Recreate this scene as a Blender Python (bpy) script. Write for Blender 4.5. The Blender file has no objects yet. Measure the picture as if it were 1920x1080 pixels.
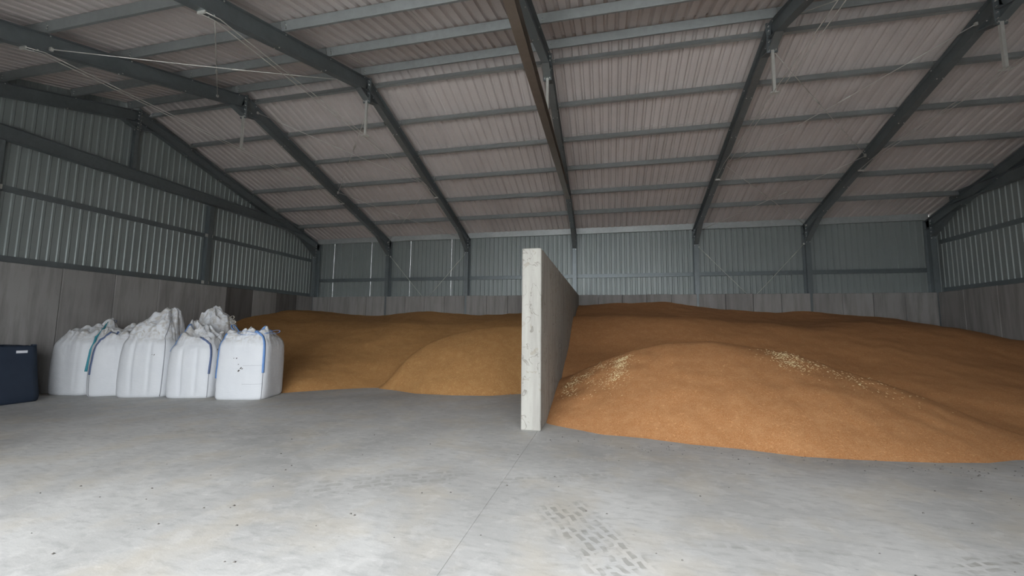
import bpy, bmesh, math, random
import numpy as np
from mathutils import Vector, Matrix, noise
random.seed(4)
scn = bpy.context.scene
col = scn.collection

# ------------------------------------------------------------------ camera
cd = bpy.data.cameras.new('camera'); cam = bpy.data.objects.new('camera', cd); col.objects.link(cam)
cd.sensor_width = 36; cd.lens = 777.1 / 1920 * 36; cd.clip_start = .05; cd.clip_end = 500
YAW, PIT, ROL = -.2262, .1004, .0116
fw = Vector((math.sin(YAW)*math.cos(PIT), math.cos(YAW)*math.cos(PIT), math.sin(PIT)))
rt = Vector((math.cos(YAW), -math.sin(YAW), 0)); up = rt.cross(fw)
rt, up = math.cos(ROL)*rt + math.sin(ROL)*up, -math.sin(ROL)*rt + math.cos(ROL)*up
m = Matrix((rt, up, -fw)).transposed().to_4x4(); m.translation = (13.617, -17.17, 1.7)
cam.matrix_world = m
scn.camera = cam

# ------------------------------------------------------------------ light
w = bpy.data.worlds.new('overcast_sky'); scn.world = w; w.use_nodes = True
nt = w.node_tree; bg = nt.nodes['Background']
tcw = nt.nodes.new('ShaderNodeTexCoord'); sx = nt.nodes.new('ShaderNodeSeparateXYZ'); rp = nt.nodes.new('ShaderNodeValToRGB')
nt.links.new(tcw.outputs['Generated'], sx.inputs[0]); nt.links.new(sx.outputs['Z'], rp.inputs[0]); nt.links.new(rp.outputs[0], bg.inputs[0])
rp.color_ramp.elements[0].position = 0; rp.color_ramp.elements[0].color = (.80, .83, .86, 1)
rp.color_ramp.elements[1].position = 1; rp.color_ramp.elements[1].color = (.98, 1, 1.03, 1)
bg.inputs[1].default_value = 3.0
YF_ = -18.9
pl = bpy.data.lights.new('doorway_portal', 'AREA'); po = bpy.data.objects.new('doorway_portal', pl); col.objects.link(po)
pl.shape = 'RECTANGLE'; pl.size = 11.4; pl.size_y = 4.8; pl.cycles.is_portal = True
po.location = (12.33, YF_-.15, 2.3); po.rotation_euler = (math.radians(90), 0, 0)   # -Z axis looks to +Y
scn.view_settings.view_transform = 'Standard'; scn.view_settings.look = 'None'
scn.view_settings.gamma = 1; scn.view_settings.use_curve_mapping = False
scn.view_settings.exposure = 2.2

# ------------------------------------------------------------------ dimensions
XS = [0, 3.823, 7.646, 12.327, 17.008, 20.832, 24.655]
H = 3.142; ZE = 5.710; TP = .2932; YR = -8.138; SP = 1.286
YM = 2*YR                     # mirror line of the back eave
YF = -18.90                   # front eave line, unseen; near slope lengthened to even the floor light
SL = math.atan(TP); CS, SN = math.cos(SL), math.sin(SL)
def roofz(y):                 # top of the rafters
    return ZE + TP*(-y if y > YR else y - YM)

# ------------------------------------------------------------------ helpers
def obj(name, me, mat=None, parent=None, loc=None):
    o = bpy.data.objects.new(name, me); col.objects.link(o)
    if me is not None and mat is not None and not me.materials: me.materials.append(mat)
    if loc is not None: o.location = loc
    if parent is not None: o.parent = parent
    return o
def tag(o, label=None, cat=None, group=None, kind=None):
    if label: o['label'] = label
    if cat: o['category'] = cat
    if group: o['group'] = group
    if kind: o['kind'] = kind
    return o
def empty(name, loc=(0, 0, 0), rz=0):
    o = bpy.data.objects.new(name, None); col.objects.link(o); o.location = loc; o.rotation_euler[2] = rz
    o.empty_display_size = .2
    return o
def mesh(name, v, f, smooth=False):
    me = bpy.data.meshes.new(name); me.from_pydata([tuple(map(float, p)) for p in v], [], f); me.update()
    bm = bmesh.new(); bm.from_mesh(me); bmesh.ops.recalc_face_normals(bm, faces=bm.faces); bm.to_mesh(me); bm.free()
    if smooth: me.polygons.foreach_set('use_smooth', [True]*len(me.polygons))
    return me
def rel(pts, o):              # world points into a parent's frame (parent unrotated)
    return [Vector(p) - Vector(o) for p in pts]
def extrude(prof, p0, p1, upv, name='m', closed=True):
    """2D profile (side, up) swept from p0 to p1"""
    p0, p1, upv = Vector(p0), Vector(p1), Vector(upv)
    d = (p1-p0).normalized(); s = d.cross(upv).normalized(); u = s.cross(d).normalized()
    n = len(prof); v = [p0+s*a+u*b for a, b in prof] + [p1+s*a+u*b for a, b in prof]
    f = [(i, (i+1) % n, n+(i+1) % n, n+i) for i in range(n)] + [tuple(range(n)), tuple(range(2*n-1, n-1, -1))]
    return mesh(name, v, f)
def Iprof(w_, d, tf, tw):     # top of section at 0
    a, b = w_/2, tw/2
    return [(-a, 0), (a, 0), (a, -tf), (b, -tf), (b, -d+tf), (a, -d+tf), (a, -d), (-a, -d), (-a, -d+tf), (-b, -d+tf), (-b, -tf), (-a, -tf)]
def Zprof(d, fl, t=.004, lip=.018, mirror=1):   # bottom at 0, web upright; bottom flange to -side, top flange to +side
    p = [(-t/2, d-t), (fl-t, d-t), (fl-t, d-lip), (fl, d-lip), (fl, d), (-t/2, d), (-t/2, d-.0001)]
    p = [(t/2, 0), (t/2, d-t), (fl-t, d-t), (fl-t, d-lip), (fl, d-lip), (fl, d), (-t/2, d), (-t/2, t), (-fl+t, t), (-fl+t, lip), (-fl, lip), (-fl, 0)]
    return [(a*mirror, b) for a, b in p]
def box(x0, x1, y0, y1, z0, z1, name='b', bev=0):
    bm = bmesh.new(); bmesh.ops.create_cube(bm, size=1)
    for q in bm.verts: q.co = Vector(((x0+x1)/2+q.co.x*(x1-x0), (y0+y1)/2+q.co.y*(y1-y0), (z0+z1)/2+q.co.z*(z1-z0)))
    if bev: bmesh.ops.bevel(bm, geom=list(bm.edges), offset=bev, segments=1, affect='EDGES')
    me = bpy.data.meshes.new(name); bm.to_mesh(me); bm.free(); return me
def rod(pts, r, name='rod', n=6, cap=True):
    v, f = [], []
    pts = [Vector(p) for p in pts]
    for i, p in enumerate(pts):
        d = (pts[min(i+1, len(pts)-1)]-pts[max(i-1, 0)]).normalized()
        a = d.cross(Vector((0, 0, 1)) if abs(d.z) < .9 else Vector((1, 0, 0))).normalized(); b = d.cross(a)
        rr = r[i] if isinstance(r, (list, tuple)) else r
        for k in range(n): v.append(p+a*rr*math.cos(2*math.pi*k/n)+b*rr*math.sin(2*math.pi*k/n))
    for i in range(len(pts)-1):
        for k in range(n): f.append((i*n+k, i*n+(k+1) % n, (i+1)*n+(k+1) % n, (i+1)*n+k))
    if cap: f += [tuple(range(n)), tuple(range(len(v)-1, len(v)-n-1, -1))]
    return mesh(name, v, f, True)
def bolts(pts, axes, r=.016, h=.022):
    v, f = [], []
    for p, ax in zip(pts, axes):
        p, ax = Vector(p), Vector(ax).normalized(); a = ax.orthogonal().normalized(); b = ax.cross(a); s = len(v)
        for q in (0, 1):
            for k in range(6): v.append(p+ax*h*q+(a*math.cos(k*math.pi/3)+b*math.sin(k*math.pi/3))*r)
        f += [(s+k, s+(k+1) % 6, s+6+(k+1) % 6, s+6+k) for k in range(6)] + [tuple(range(s+6, s+12))]
    return mesh('bolts', v, f)

# ------------------------------------------------------------------ materials
class M:
    def __init__(s, name, rough=.6, metal=0., spec=.5):
        s.m = bpy.data.materials.new(name); s.m.use_nodes = True; s.t = s.m.node_tree
        s.b = s.t.nodes['Principled BSDF']; s.b.inputs['Roughness'].default_value = rough
        s.b.inputs['Metallic'].default_value = metal; s.b.inputs['Specular IOR Level'].default_value = spec
    def n(s, k, **kw):
        q = s.t.nodes.new(k)
        for a, b in kw.items(): setattr(q, a, b)
        return q
    def l(s, a, b): s.t.links.new(a, b)
    def setin(s, sock, v):
        if isinstance(v, (int, float, tuple)): sock.default_value = v if not isinstance(v, tuple) or len(v) == len(sock.default_value) else (*v, 1)
        else: s.l(v, sock)
    def math(s, op, a, b=0., c=None, clamp=False):
        q = s.n('ShaderNodeMath', operation=op); q.use_clamp = clamp
        s.setin(q.inputs[0], a); s.setin(q.inputs[1], b)
        if c is not None: s.setin(q.inputs[2], c)
        return q.outputs[0]
    def pos(s, world=False, scale=(1, 1, 1), rot=(0, 0, 0), loc=(0, 0, 0)):
        src = s.n('ShaderNodeNewGeometry').outputs['Position'] if world else s.n('ShaderNodeTexCoord').outputs['Object']
        mp = s.n('ShaderNodeMapping'); s.l(src, mp.inputs[0])
        mp.inputs['Scale'].default_value = scale; mp.inputs['Rotation'].default_value = rot; mp.inputs['Location'].default_value = loc
        return mp.outputs[0]
    def noise(s, vec, scale, detail=4, rough=.55, dist=0):
        q = s.n('ShaderNodeTexNoise'); s.l(vec, q.inputs['Vector']); q.inputs['Scale'].default_value = scale
        q.inputs['Detail'].default_value = detail; q.inputs['Roughness'].default_value = rough; q.inputs['Distortion'].default_value = dist
        return q.outputs['Fac']
    def ramp(s, fac, stops):
        q = s.n('ShaderNodeValToRGB'); s.l(fac, q.inputs[0]); e = q.color_ramp.elements
        while len(e) < len(stops): e.new(.5)
        for el, (p, c) in zip(e, stops):
            el.position = p; el.color = (*c, 1) if isinstance(c, tuple) else (c, c, c, 1)
        return q.outputs[0]
    def mix(s, fac, a, b, mode='MIX'):
        q = s.n('ShaderNodeMix', data_type='RGBA', blend_type=mode)
        s.setin(q.inputs[0], fac); s.setin(q.inputs[6], a); s.setin(q.inputs[7], b)
        return q.outputs[2]
    def color(s, c): s.setin(s.b.inputs['Base Color'], c)
    def bump(s, h, strength=.3, dist=.01):
        q = s.n('ShaderNodeBump'); q.inputs['Strength'].default_value = strength; q.inputs['Distance'].default_value = dist
        s.l(h, q.inputs['Height']); s.l(q.outputs[0], s.b.inputs['Normal'])
    def rnd(s): return s.n('ShaderNodeObjectInfo').outputs['Random']

def steel(name, base, rough=.42, metal=.75):
    a = M(name, rough, metal); p = a.pos(True)
    n1 = a.noise(p, 9, 4, .6); n2 = a.noise(p, 1.1, 3)
    c = a.mix(n1, tuple(x*.78 for x in base), tuple(x*1.2 for x in base))
    c = a.mix(a.ramp(n2, [(.35, 0), (.7, .35)]), c, tuple(x*.6 for x in base))
    a.color(c); a.setin(a.b.inputs['Roughness'], a.math('MULTIPLY_ADD', n1, .25, rough-.1))
    return a.m
MS = steel('galvanised_steel', (.19, .215, .225), .42, .6)
MSE = steel('galvanised_eave_channel', (.46, .49, .49), .38, .5)
MSREFL = steel('grain_reflection_steel', (.24, .215, .19), .38, .75)  # brown reflection of the grain put into the base colour
MSP = steel('galvanised_purlin', (.31, .335, .335), .42, .5)
MSR = steel('bright_rod_steel', (.62, .62, .58), .45, .55)
MSB = steel('zinc_bolts', (.75, .75, .72), .3, .8)

a = M('fibre_cement_sheet', .85, 0, .25)          # roof underside
p = a.pos(True)
n1 = a.noise(p, 1.3, 5, .6); n2 = a.noise(p, 30, 3, .6)
c = a.mix(n1, (.41, .375, .36), (.58, .54, .52)); c = a.mix(a.math('MULTIPLY', n2, .35), c, (.30, .26, .25))
c = a.mix(a.math('MULTIPLY', a.rnd(), .22), c, (.64, .59, .57))
a.color(c); a.bump(n2, .25, .004); MROOF = a.m

a = M('galvanised_wall_sheet', .46, .35)
p = a.pos(True)
n1 = a.noise(p, .8, 3); n2 = a.noise(p, 25, 2)
c = a.mix(n1, (.215, .245, .24), (.28, .31, .305)); c = a.mix(a.math('MULTIPLY', a.rnd(), .25), c, (.33, .36, .35))
a.color(c); a.setin(a.b.inputs['Roughness'], a.math('MULTIPLY_ADD', n2, .15, .40)); MSHEET = a.m

def concrete(name, lo, hi, dark, rndamp=.3, streak=True):
    a = M(name, .9, 0, .2); p = a.pos(True)
    n1 = a.noise(p, .9, 6, .6, .4); n2 = a.noise(p, 45, 4, .6); n3 = a.noise(a.pos(True, (3.5, 3.5, .35)), 1.6, 4, .6)
    c = a.mix(n1, lo, hi); c = a.mix(a.math('MULTIPLY', a.ramp(n3, [(.42, 0), (.68, 1)]), .75 if streak else .2), c, dark)
    c = a.mix(a.math('MULTIPLY', a.rnd(), rndamp), c, dark)
    c = a.mix(a.math('MULTIPLY', n2, .25), c, dark)
    vr = a.n('ShaderNodeTexVoronoi'); a.l(p, vr.inputs['Vector']); vr.inputs['Scale'].default_value = 9
    holes = a.ramp(vr.outputs['Distance'], [(.03, 1), (.055, 0)])
    c = a.mix(a.math('MULTIPLY', holes, a.ramp(a.noise(p, 2.2, 2), [(.52, 0), (.6, .7)])), c, tuple(x*.6 for x in dark))
    a.color(c); a.bump(n2, .35, .006); return a
MCON = concrete('cast_concrete_panel', (.26, .252, .245), (.37, .36, .35), (.165, .158, .152), .45).m
MCOND = concrete('damp_concrete_panel', (.12, .115, .11), (.16, .15, .145), (.07, .065, .06), .3).m
# divider: smooth precast, vertical streaks, patchy repairs and hairline stains
a = concrete('precast_divider_concrete', (.34, .335, .305), (.42, .415, .38), (.25, .24, .22), .0)
p = a.pos(True)
base = a.b.inputs['Base Color'].links[0].from_socket
nw = a.noise(a.pos(True, (1, 1, .75)), 3.0, 3, .5, 1.2)
line = a.ramp(nw, [(.483, 0), (.498, 1), (.514, 0)])
gate = a.ramp(a.noise(p, 2.3, 2, .5, .3), [(.46, 0), (.52, 1)])
c = a.mix(a.math('MULTIPLY', a.math('MULTIPLY', line, gate), .9), base, (.17, .16, .14))
blot = a.ramp(a.noise(p, 4.2, 3, .6, .8), [(.60, 0), (.63, 1)])
c = a.mix(a.math('MULTIPLY', blot, .5), c, (.24, .215, .17))
a.color(c); MDIV = a.m

# floor: power-floated concrete with dust, scuffs and tyre prints
a = M('floor_concrete', .62, 0, .35); p = a.pos(True)
n1 = a.noise(p, .55, 6, .6, .6); n2 = a.noise(a.pos(True, (1.6, 4.5, 1), (0, 0, .35)), 3.2, 5, .65); n3 = a.noise(p, 70, 3)
c = a.mix(a.ramp(n1, [(.3, 0), (.7, 1)]), (.37, .37, .36), (.56, .56, .545))
c = a.mix(a.ramp(n2, [(.50, 0), (.74, .6)]), c, (.28, .28, .275))
c = a.mix(a.ramp(n2, [(.24, .55), (.40, 0)]), c, (.68, .67, .65))
c = a.mix(a.math('MULTIPLY', a.ramp(a.noise(p, 1.4, 3), [(.48, 0), (.66, 1)]), .30), c, (.56, .49, .37))
c = a.mix(a.math('MULTIPLY', a.ramp(a.noise(p, 4.5, 4, .7, .5), [(.52, 0), (.62, 1)]), .22), c, (.68, .67, .65))
vr = a.n('ShaderNodeTexVoronoi'); a.l(a.pos(True, (1, 2.2, 1)), vr.inputs['Vector']); vr.inputs['Scale'].default_value = 5.5
speck = a.math('MULTIPLY', a.ramp(vr.outputs['Distance'], [(.04, 1), (.10, 0)]), a.ramp(a.noise(p, 1.7, 2), [(.5, 0), (.62, .7)]))
c = a.mix(speck, c, (.2, .2, .195))
def band(vec, x0, x1, y0, y1, e=.12):            # soft rectangle in mapped coordinates
    s = a.n('ShaderNodeSeparateXYZ'); a.l(vec, s.inputs[0]); out = None
    for q, lo_, hi_ in (('X', x0, x1), ('Y', y0, y1)):
        mid, hf = (lo_+hi_)/2, (hi_-lo_)/2
        t = a.math('DIVIDE', a.math('SUBTRACT', hf, a.math('ABSOLUTE', a.math('SUBTRACT', s.outputs[q], mid))), e, clamp=True)
        out = t if out is None else a.math('MULTIPLY', out, t)
    return out
def prints(ox, oy, ang, L, W, strength, bw=.14, bh=.085):
    """rows of tyre-lug prints along a track"""
    global c
    ca, sa = math.cos(-ang), math.sin(-ang)
    v = a.pos(True, (1, 1, 1), (0, 0, -ang), (-(ox*ca-oy*sa), -(ox*sa+oy*ca), 0))
    wob = a.n('ShaderNodeVectorMath', operation='MULTIPLY_ADD')
    nz = a.n('ShaderNodeTexNoise'); a.l(v, nz.inputs['Vector']); nz.inputs['Scale'].default_value = 5
    a.l(nz.outputs['Color'], wob.inputs[0]); wob.inputs[1].default_value = (.09, .09, 0); a.l(v, wob.inputs[2])
    br = a.n('ShaderNodeTexBrick'); a.l(wob.outputs[0], br.inputs['Vector'])
    br.inputs['Scale'].default_value = 1; br.inputs['Brick Width'].default_value = bw; br.inputs['Row Height'].default_value = bh
    br.inputs['Mortar Size'].default_value = .022; br.inputs['Mortar Smooth'].default_value = .25
    br.inputs['Color1'].default_value = br.inputs['Color2'].default_value = (1, 1, 1, 1); br.inputs['Mortar'].default_value = (0, 0, 0, 1)
    mk = a.math('MULTIPLY', br.outputs['Color'], band(v, 0, L, -W/2, W/2))
    mk = a.math('MULTIPLY', mk, a.ramp(a.noise(v, 4.5, 3), [(.40, 0), (.55, strength)]))
    c = a.mix(a.math('MULTIPLY', mk, .75), c, (.235, .23, .205))
prints(13.10, -12.85, -1.05, 1.35, .62, .75)
prints(14.20, -13.42, .12, 1.3, .16, .6, .16, .30)
prints(12.3, -12.45, .38, 1.6, .3, .45, .13, .12)
prints(14.9, -11.5, .10, .75, .20, .95, .16, .07)
prints(16.0, -13.3, .35, .9, .3, .85, .16, .08)
prints(6.6, -11.6, .2, 2.8, .5, .5, .2, .1)
prints(10.4, -13.2, .5, 1.8, .5, .45, .2, .12)
a.color(c); a.bump(a.math('ADD', n2, a.math('MULTIPLY', n3, .3)), .18, .01)
a.setin(a.b.inputs['Roughness'], a.math('MULTIPLY_ADD', n1, .25, .48)); MFLOOR = a.m

def grainmat(name, lo, hi, fleck):
    a = M(name, .8, 0, .2); p = a.pos(True)
    n1 = a.noise(p, .45, 4, .5); n2 = a.noise(p, 55, 3, .75); n3 = a.noise(p, 130, 2, .8); n4 = a.noise(p, 6, 4, .6)
    c = a.mix(n1, lo, hi)
    c = a.mix(a.ramp(n2, [(.42, .0), (.68, .9)]), c, fleck)
    c = a.mix(a.ramp(n3, [(.30, .75), (.50, 0)]), c, tuple(x*.35 for x in lo))
    c = a.mix(a.math('MULTIPLY', a.ramp(n4, [(.45, 0), (.75, 1)]), .45), c, fleck)
    c = a.mix(a.math('MULTIPLY', a.ramp(a.noise(p, 22, 3, .7), [(.58, 0), (.7, 1)]), .5), c, tuple(min(1, x*1.35) for x in fleck))
    a.color(c); a.bump(a.math('ADD', n3, n2), .5, .01); return a.m
MG_R = grainmat('orange_barley_grain', (.375, .162, .060), (.45, .203, .078), (.52, .29, .135))
MG_L = grainmat('golden_wheat_grain', (.36, .170, .060), (.44, .215, .078), (.53, .32, .13))
a = M('pale_straw_chaff', .8); a.color(a.mix(a.noise(a.pos(True), 20, 2), (.62, .48, .24), (.82, .70, .42))); MSTRAW = a.m

a = M('woven_white_polypropylene', .55, 0, .4); p = a.pos()
n1 = a.noise(p, 2.2, 4, .6); n2 = a.noise(p, 16, 4, .6, .6)
c = a.mix(n1, (.60, .625, .66), (.70, .72, .74))
s_ = a.n('ShaderNodeSeparateXYZ'); a.l(p, s_.inputs[0])
top = a.ramp(a.math('MULTIPLY', s_.outputs['Z'], .5), [(.62, 0), (.75, 1)])
c = a.mix(a.math('MULTIPLY', a.math('MULTIPLY', top, a.ramp(a.noise(p, 6, 4, .65, 1.2), [(.44, 0), (.60, 1)])), .6), c, (.36, .325, .27))
a.color(c)
wv = a.n('ShaderNodeTexWave'); a.l(p, wv.inputs['Vector']); wv.inputs['Scale'].default_value = 60
a.bump(a.math('ADD', a.math('MULTIPLY', a.noise(a.pos(scale=(1, 1, 3)), 7, 5, .6, 1.5), 3), a.math('MULTIPLY', wv.outputs['Fac'], .15)), .35, .006)
a.b.inputs['Subsurface Weight'].default_value = .0
MBAG = a.m
def plain(name, c0, c1, rough=.7, sc=14, metal=0):
    a = M(name, rough, metal); a.color(a.mix(a.noise(a.pos(), sc, 3), c0, c1)); return a.m
MBLUE = plain('blue_webbing', (.10, .22, .50), (.18, .33, .62))
MTEAL = plain('teal_webbing', (.02, .20, .26), (.06, .30, .36))
MNAVY = plain('navy_grey_webbing', (.07, .10, .2), (.14, .19, .32))
MCREAM = plain('cream_webbing', (.62, .60, .52), (.74, .72, .64))
MSEAMCREASE = plain('grey_seam_crease', (.22, .23, .25), (.36, .37, .4))
MDARK = plain('dark_soiling', (.05, .045, .04), (.12, .11, .1))
MTUB = plain('dark_navy_plastic', (.010, .018, .035), (.020, .032, .055), .5, 5)
MLAB = plain('white_label', (.6, .62, .66), (.75, .76, .8))
a = M('yard_bounce_concrete', .9); a.color(a.mix(a.noise(a.pos(True), .6, 4), (.52, .515, .50), (.62, .615, .60))); MYARD = a.m  # kept pale to throw more daylight up to the ceiling
MPAINT = plain('outer_cladding', (.20, .24, .25), (.26, .30, .31), .6, 3)

# ================================================================== STRUCTURE
# floor: two slabs meeting in a construction joint in line with the divider
fl = tag(empty('floor'), kind='structure')
obj('floor_slab', box(-.6, 12.4475, -19.2, .5, -.2, 0, 'slab', .003), MFLOOR, fl)
obj('floor_slab', box(12.4495, 25.3, -19.2, .5, -.2, 0, 'slab', .003), MFLOOR, fl)
tag(obj('yard_bounce_ground', box(-30, 55, -70, -19.206, -.25, -.01, 'yard'), MYARD), kind='structure')  # unseen ground outside, added to bounce daylight into the building

# ---- corrugated roof sheets
ceil = tag(empty('ceiling'), kind='structure')
NCOL = 22; CW = (24.655+.56)/NCOL; X0 = -.28
def corr_mesh(L, wdt, ncorr=5.3, amp=.062, t=.007):
    """wide troughs facing down, narrow raised ribs; the last rib laps the neighbour"""
    pr = [(0, 0), (.04, -.03), (.28, .03), (.54, -.03), (.58, 0), (.66, .9), (.70, 1), (.86, 1), (.90, .9), (.98, .06)]
    xs_ = []
    k = 0
    while True:
        done = False
        for u, z in pr:
            if k+u > ncorr+1e-6: done = True; break
            xs_.append(((k+u)*wdt, z*amp))
        if done: break
        k += 1
    n = len(xs_)-1; v, f = [], []
    for j in (0, 1):
        for layer in (0, t):
            for x, z in xs_: v.append((x, L*j, z+layer))
    s = n+1
    for i in range(n):
        f.append((i, i+1, 2*s+i+1, 2*s+i)); f.append((s+i+1, s+i, 3*s+i, 3*s+i+1))
        f.append((i+1, i, s+i, s+i+1)); f.append((2*s+i, 2*s+i+1, 3*s+i+1, 3*s+i))
    f += [(0, 2*s, 3*s, s), (n, s+n, 3*s+n, 2*s+n)]
    me = bpy.data.meshes.new('roof_sheet'); me.from_pydata(v, [], f); me.update()
    bm = bmesh.new(); bm.from_mesh(me); bmesh.ops.recalc_face_normals(bm, faces=bm.faces); bm.to_mesh(me); bm.free()
    me.polygons.foreach_set('use_smooth', [True]*len(me.polygons)); me.set_sharp_from_angle(angle=1.0)
    me.materials.append(MROOF); return me
rows = [(YR+.02, YR+.283+2*SP), (YR+.283+2*SP, YR+.283+4*SP), (YR+.283+4*SP, .38)]
for side in (0, 1):
    for r, (ya, yb) in enumerate(rows):
        ov = .12
        if side == 0: y0, y1 = yb+(ov if r < 2 else 0), ya
        else: y0, y1 = (YM-yb-ov if r < 2 else YF-.38), YM-ya
        L = abs(y1-y0)/CS
        me = corr_mesh(L, CW/5)
        for k in range(NCOL):
            z = roofz(y0)
            o = obj('roof_sheet', me, None, ceil)
            o.location = (X0+k*CW+(0 if side else CW*(1 if k < NCOL-1 else 1)), y0, z+.203/CS+.012*(2-r)+.008*(k % 2))
            o.rotation_euler = (SL, 0, 0) if side else (SL, 0, math.pi)
for k in range(6):            # ridge caps
    x0, x1 = XS[k], XS[k+1]
    zt = roofz(YR)+.30
    v = [(x, YR+dy, zt-abs(dy)*TP+dz) for x in (x0, x1-.01) for dy, dz in ((-.3, 0), (0, .03), (.3, 0), (.3, .01), (0, .04), (-.3, .01))]
    obj('ridge_cap', mesh('ridge_cap', v, [(i, (i+1) % 6, 6+(i+1) % 6, 6+i) for i in range(6)]+[tuple(range(6)), tuple(range(11, 5, -1))]), MROOF, ceil)

# ---- box-profile wall sheets and concrete panels
def wall_sheet(u0, u1, z0, ztop, axis, c0, out, parent, lap=.02, rib=.032):
    """box profile sheet along u, ribs proud towards the inside; axis 'x' back wall, 'y' gables"""
    prof = []; n = max(1, round((u1-u0)/.2)); pt = (u1-u0)/n
    for i in range(n):
        a0 = u0+i*pt
        prof += [(a0, 0), (a0+.11*pt/.2, 0), (a0+.13*pt/.2, rib), (a0+.175*pt/.2, rib), (a0+.195*pt/.2, 0)]
    prof.append((u1+lap, 0))
    v, f = [], []; N = len(prof)
    for t in (0, .002):
        for zf in (0, 1):
            for (u, d) in prof:
                z = ztop(u) if zf else z0
                q = c0 - out*d + out*t
                v.append((u, q, z) if axis == 'x' else (q, u, z))
    for i in range(N-1):
        f += [(i, i+1, N+i+1, N+i), (2*N+i+1, 2*N+i, 3*N+i, 3*N+i+1), (i+1, i, 2*N+i, 2*N+i+1), (N+i, N+i+1, 3*N+i+1, 3*N+i)]
    f += [(0, N, 3*N, 2*N), (N-1, 2*N+N-1, 4*N-1, 2*N-1)]
    return obj('wall_sheet', mesh('wall_sheet', v, f), MSHEET, parent)
def panel(x0, x1, y0, y1, z0, z1, parent, mat=MCON, i=0):
    return obj('concrete_panel', box(x0, x1, y0, y1, z0, z1, 'concrete_panel', .012), mat, parent)

wb = tag(empty('wall_back'), kind='structure')
for k in range(25):
    u0 = -.23+k*(25.1/25); wall_sheet(u0, u0+25.1/25, H-.05, lambda u: ZE+.16, 'x', .215+.0022*(k % 2), 1, wb, -.0008 if k < 8 else .02)
for k in range(6):
    n = 5 if k in (2, 3) else 4; a0, a1 = XS[k]+.03, XS[k+1]-.03; sx_ = (a1-a0)/n
    for i in range(n):
        dp = random.uniform(-.008, .008)
        panel(a0+i*sx_+.006, a0+(i+1)*sx_-.006, -.185+dp, .13, 0, H+random.uniform(-.012, .006), wb)
obj('concrete_footing', box(-.2, 24.85, .131, .20, 0, H-.06, 'backing'), MCOND, wb)
def gable(name, xin, out, coly):
    wl = tag(empty(name), kind='structure')
    n = 17; s = (-YF+.45)/n
    for k in range(n):
        u0 = YF-.22+k*s
        wall_sheet(u0, u0+s, H-.05, lambda u: roofz(u)+.30, 'y', xin+out*(.20+.0022*(k % 2)), out, wl, rib=.017)
    pn = 16; ps = -YF/pn
    for k in range(pn):
        y0, y1 = YF+k*ps+.005, YF+(k+1)*ps-.005
        ym = (y0+y1)/2; dp = random.uniform(-.006, .006)
        mt = MCOND if name == 'wall_left' and (-4.2 < ym < -3.0 or -2.0 < ym < -1.0) else MCON
        xa, xb = sorted((xin+out*(.005+dp*.5), xin+out*.32))
        panel(xa, xb, y0, y1, 0, H+random.uniform(-.012, .004), wl, mt)
    xa, xb = sorted((xin+out*.29, xin+out*.36))
    obj('concrete_footing', box(xa, xb, YF, 0, 0, H-.06, 'backing'), MCOND, wl)
    return wl
gable('wall_left', 0, -1, None); gable('wall_right', XS[6], 1, None)
# unseen front wall: opening across the middle bays sized to shape the light
wf = tag(empty('wall_front'), kind='structure')
for xa, xb, za in ((-.25, 6.8, H-.02), (17.85, 24.9, H-.02), (6.8, 17.85, 4.72)):
    obj('wall_sheet', box(xa, xb, YF-.22, YF-.19, za, roofz(YF)+.1, 'front_sheet'), MSHEET, wf)
for xa, xb in ((-.25, 6.8), (17.85, 24.9)):
    obj('concrete_panel', box(xa, xb, YF-.2, YF+.05, 0, H-.03, 'front_panel'), MCON, wf)

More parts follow.
